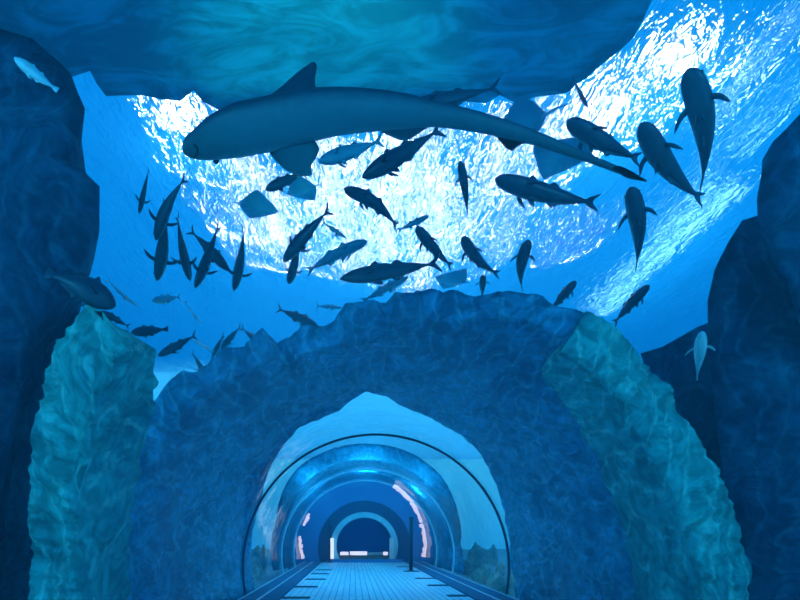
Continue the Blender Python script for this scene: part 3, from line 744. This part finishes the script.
lamp_px(180, 112, .7, .7, 40); lamp_px(255, 200, .25, 5, 30); lamp_px(285, 230, .2, 5, 25); lamp_px(675, 55, .6, .8, 32); lamp_px(600, 115, .6, 1.4, 32, PK)
CY = (.35, .85, 1)
lamp_px(650, 262, .55, 8, 90, CY); lamp_px(760, 60, .06, 2.5, 6, (.6, .9, 1)); lamp_px(735, 95, .06, 2.0, 6, (.6, .9, 1)); lamp_px(700, 180, .08, 5, 8, CY); lamp_px(775, 110, .05, 3, 6, CY)
cam = bpy.data.cameras.new('Camera'); co = bpy.data.objects.new('Camera', cam); C.objects.link(co)
co.location = (0, 0, H); co.rotation_euler = (PI / 2, 0, 0)
cam.sensor_width = 36; cam.lens = 36 * F / 800; cam.shift_x = (400 - CX) / 800; cam.shift_y = (HY - 300) / 800; cam.clip_end = 300
sc = bpy.context.scene; sc.camera = co
sc.view_settings.view_transform = 'Standard'; sc.view_settings.look = 'None'; sc.view_settings.gamma = 1; sc.view_settings.use_curve_mapping = False
sc.view_settings.exposure = 0
sc.cycles.max_bounces = 8; sc.cycles.transparent_max_bounces = 12

def point(name, loc, power, col, r=.08):
    l = bpy.data.lights.new(name, 'POINT'); l.energy = power; l.color = col; l.shadow_soft_size = r
    o = bpy.data.objects.new(name, l); C.objects.link(o); o.location = loc
point('passage_fill', (AX, YE + 1.0, 2.25), 14, (.1, .35, 1))  # added fill light inside the end passage

vm, vns, vln = new_mat('blue_water_haze')
vo = N(vns, 'ShaderNodeOutputMaterial'); vs = N(vns, 'ShaderNodeVolumeScatter', Color=(.10, .62, 1, 1), Density=.019, Anisotropy=.3)
va = N(vns, 'ShaderNodeVolumeAbsorption', Color=(.10, .62, 1, 1), Density=.019); vad = N(vns, 'ShaderNodeAddShader')
vln.new(vs.outputs[0], vad.inputs[0]); vln.new(va.outputs[0], vad.inputs[1]); vln.new(vad.outputs[0], vo.inputs['Volume']); M['haze'] = vm
wb = MB().box(-25.9, 25.9, -5.9, 61.5, -.75, ZS + .35).build('tank_water', 'haze'); tag(wb, 'clear blue water filling the whole tank around the tunnel', 'water', kind='stuff')
area('skylight_or_fill_lamp', (0, 48, ZS + 2.6), 44, 34, 9000, (.12, .85, 1))  # added fill that turns the far water surface cyan

def point(name, loc, power, col, r=.08):
    l = bpy.data.lights.new(name, 'POINT'); l.energy = power; l.color = col; l.shadow_soft_size = r
    o = bpy.data.objects.new(name, l); C.objects.link(o); o.location = loc
for y in (12.9, 16.0, 19.5):
    for a in (50, 90, 130):
        point('tunnel_fill', (AX + 3.05 * math.cos(deg(a)), y, AZ + 3.05 * math.sin(deg(a))), 85, (.04, .58, 1), .02)  # added blue fill between shell and rock, brightens the far tunnel
l = bpy.data.lights.new('overhang_fill_spot', 'SPOT'); l.energy = 380; l.color = (.08, .95, .72); l.spot_size = deg(75); l.spot_blend = .9; l.shadow_soft_size = .03  # spot added to put a teal glow on the overhang
o = bpy.data.objects.new('overhang_fill_spot', l); C.objects.link(o); o.location = (-.5, 4.45, 5.3); o.rotation_euler = (PI - .72, 0, 0)
point('tunnel_fill', (AX, .8, 3.2), 90, (.04, .55, 1), .03)  # added fill near the entrance for the vault underside
point('tank_fill', (-6.5, -2.5, 6.5), 1100, (.05, .6, 1))  # these tank lights are fill added behind the camera to brighten the rocks
point('tank_fill', (7.0, -2.5, 6.5), 900, (.05, .6, 1))
point('tank_fill', (-4.4, -1.0, 2.2), 160, (.05, .7, 1))
point('tank_fill', (5.4, -1.0, 2.2), 160, (.05, .7, 1))
# small lights added high above the ripples to make glints
for px, py, pw in ((185, 108, 200), (215, 150, 200), (250, 215, 200), (280, 250, 200), (345, 170, 120), (400, 160, 160), (440, 210, 110), (490, 160, 130), (555, 150, 260), (620, 110, 350), (680, 60, 300), (320, 230, 110), (400, 268, 140), (350, 262, 90), (455, 265, 80), (560, 240, 120)):
    point('glint_fill', through(px, py, 6.0), pw, (.9, .95, 1), .16)
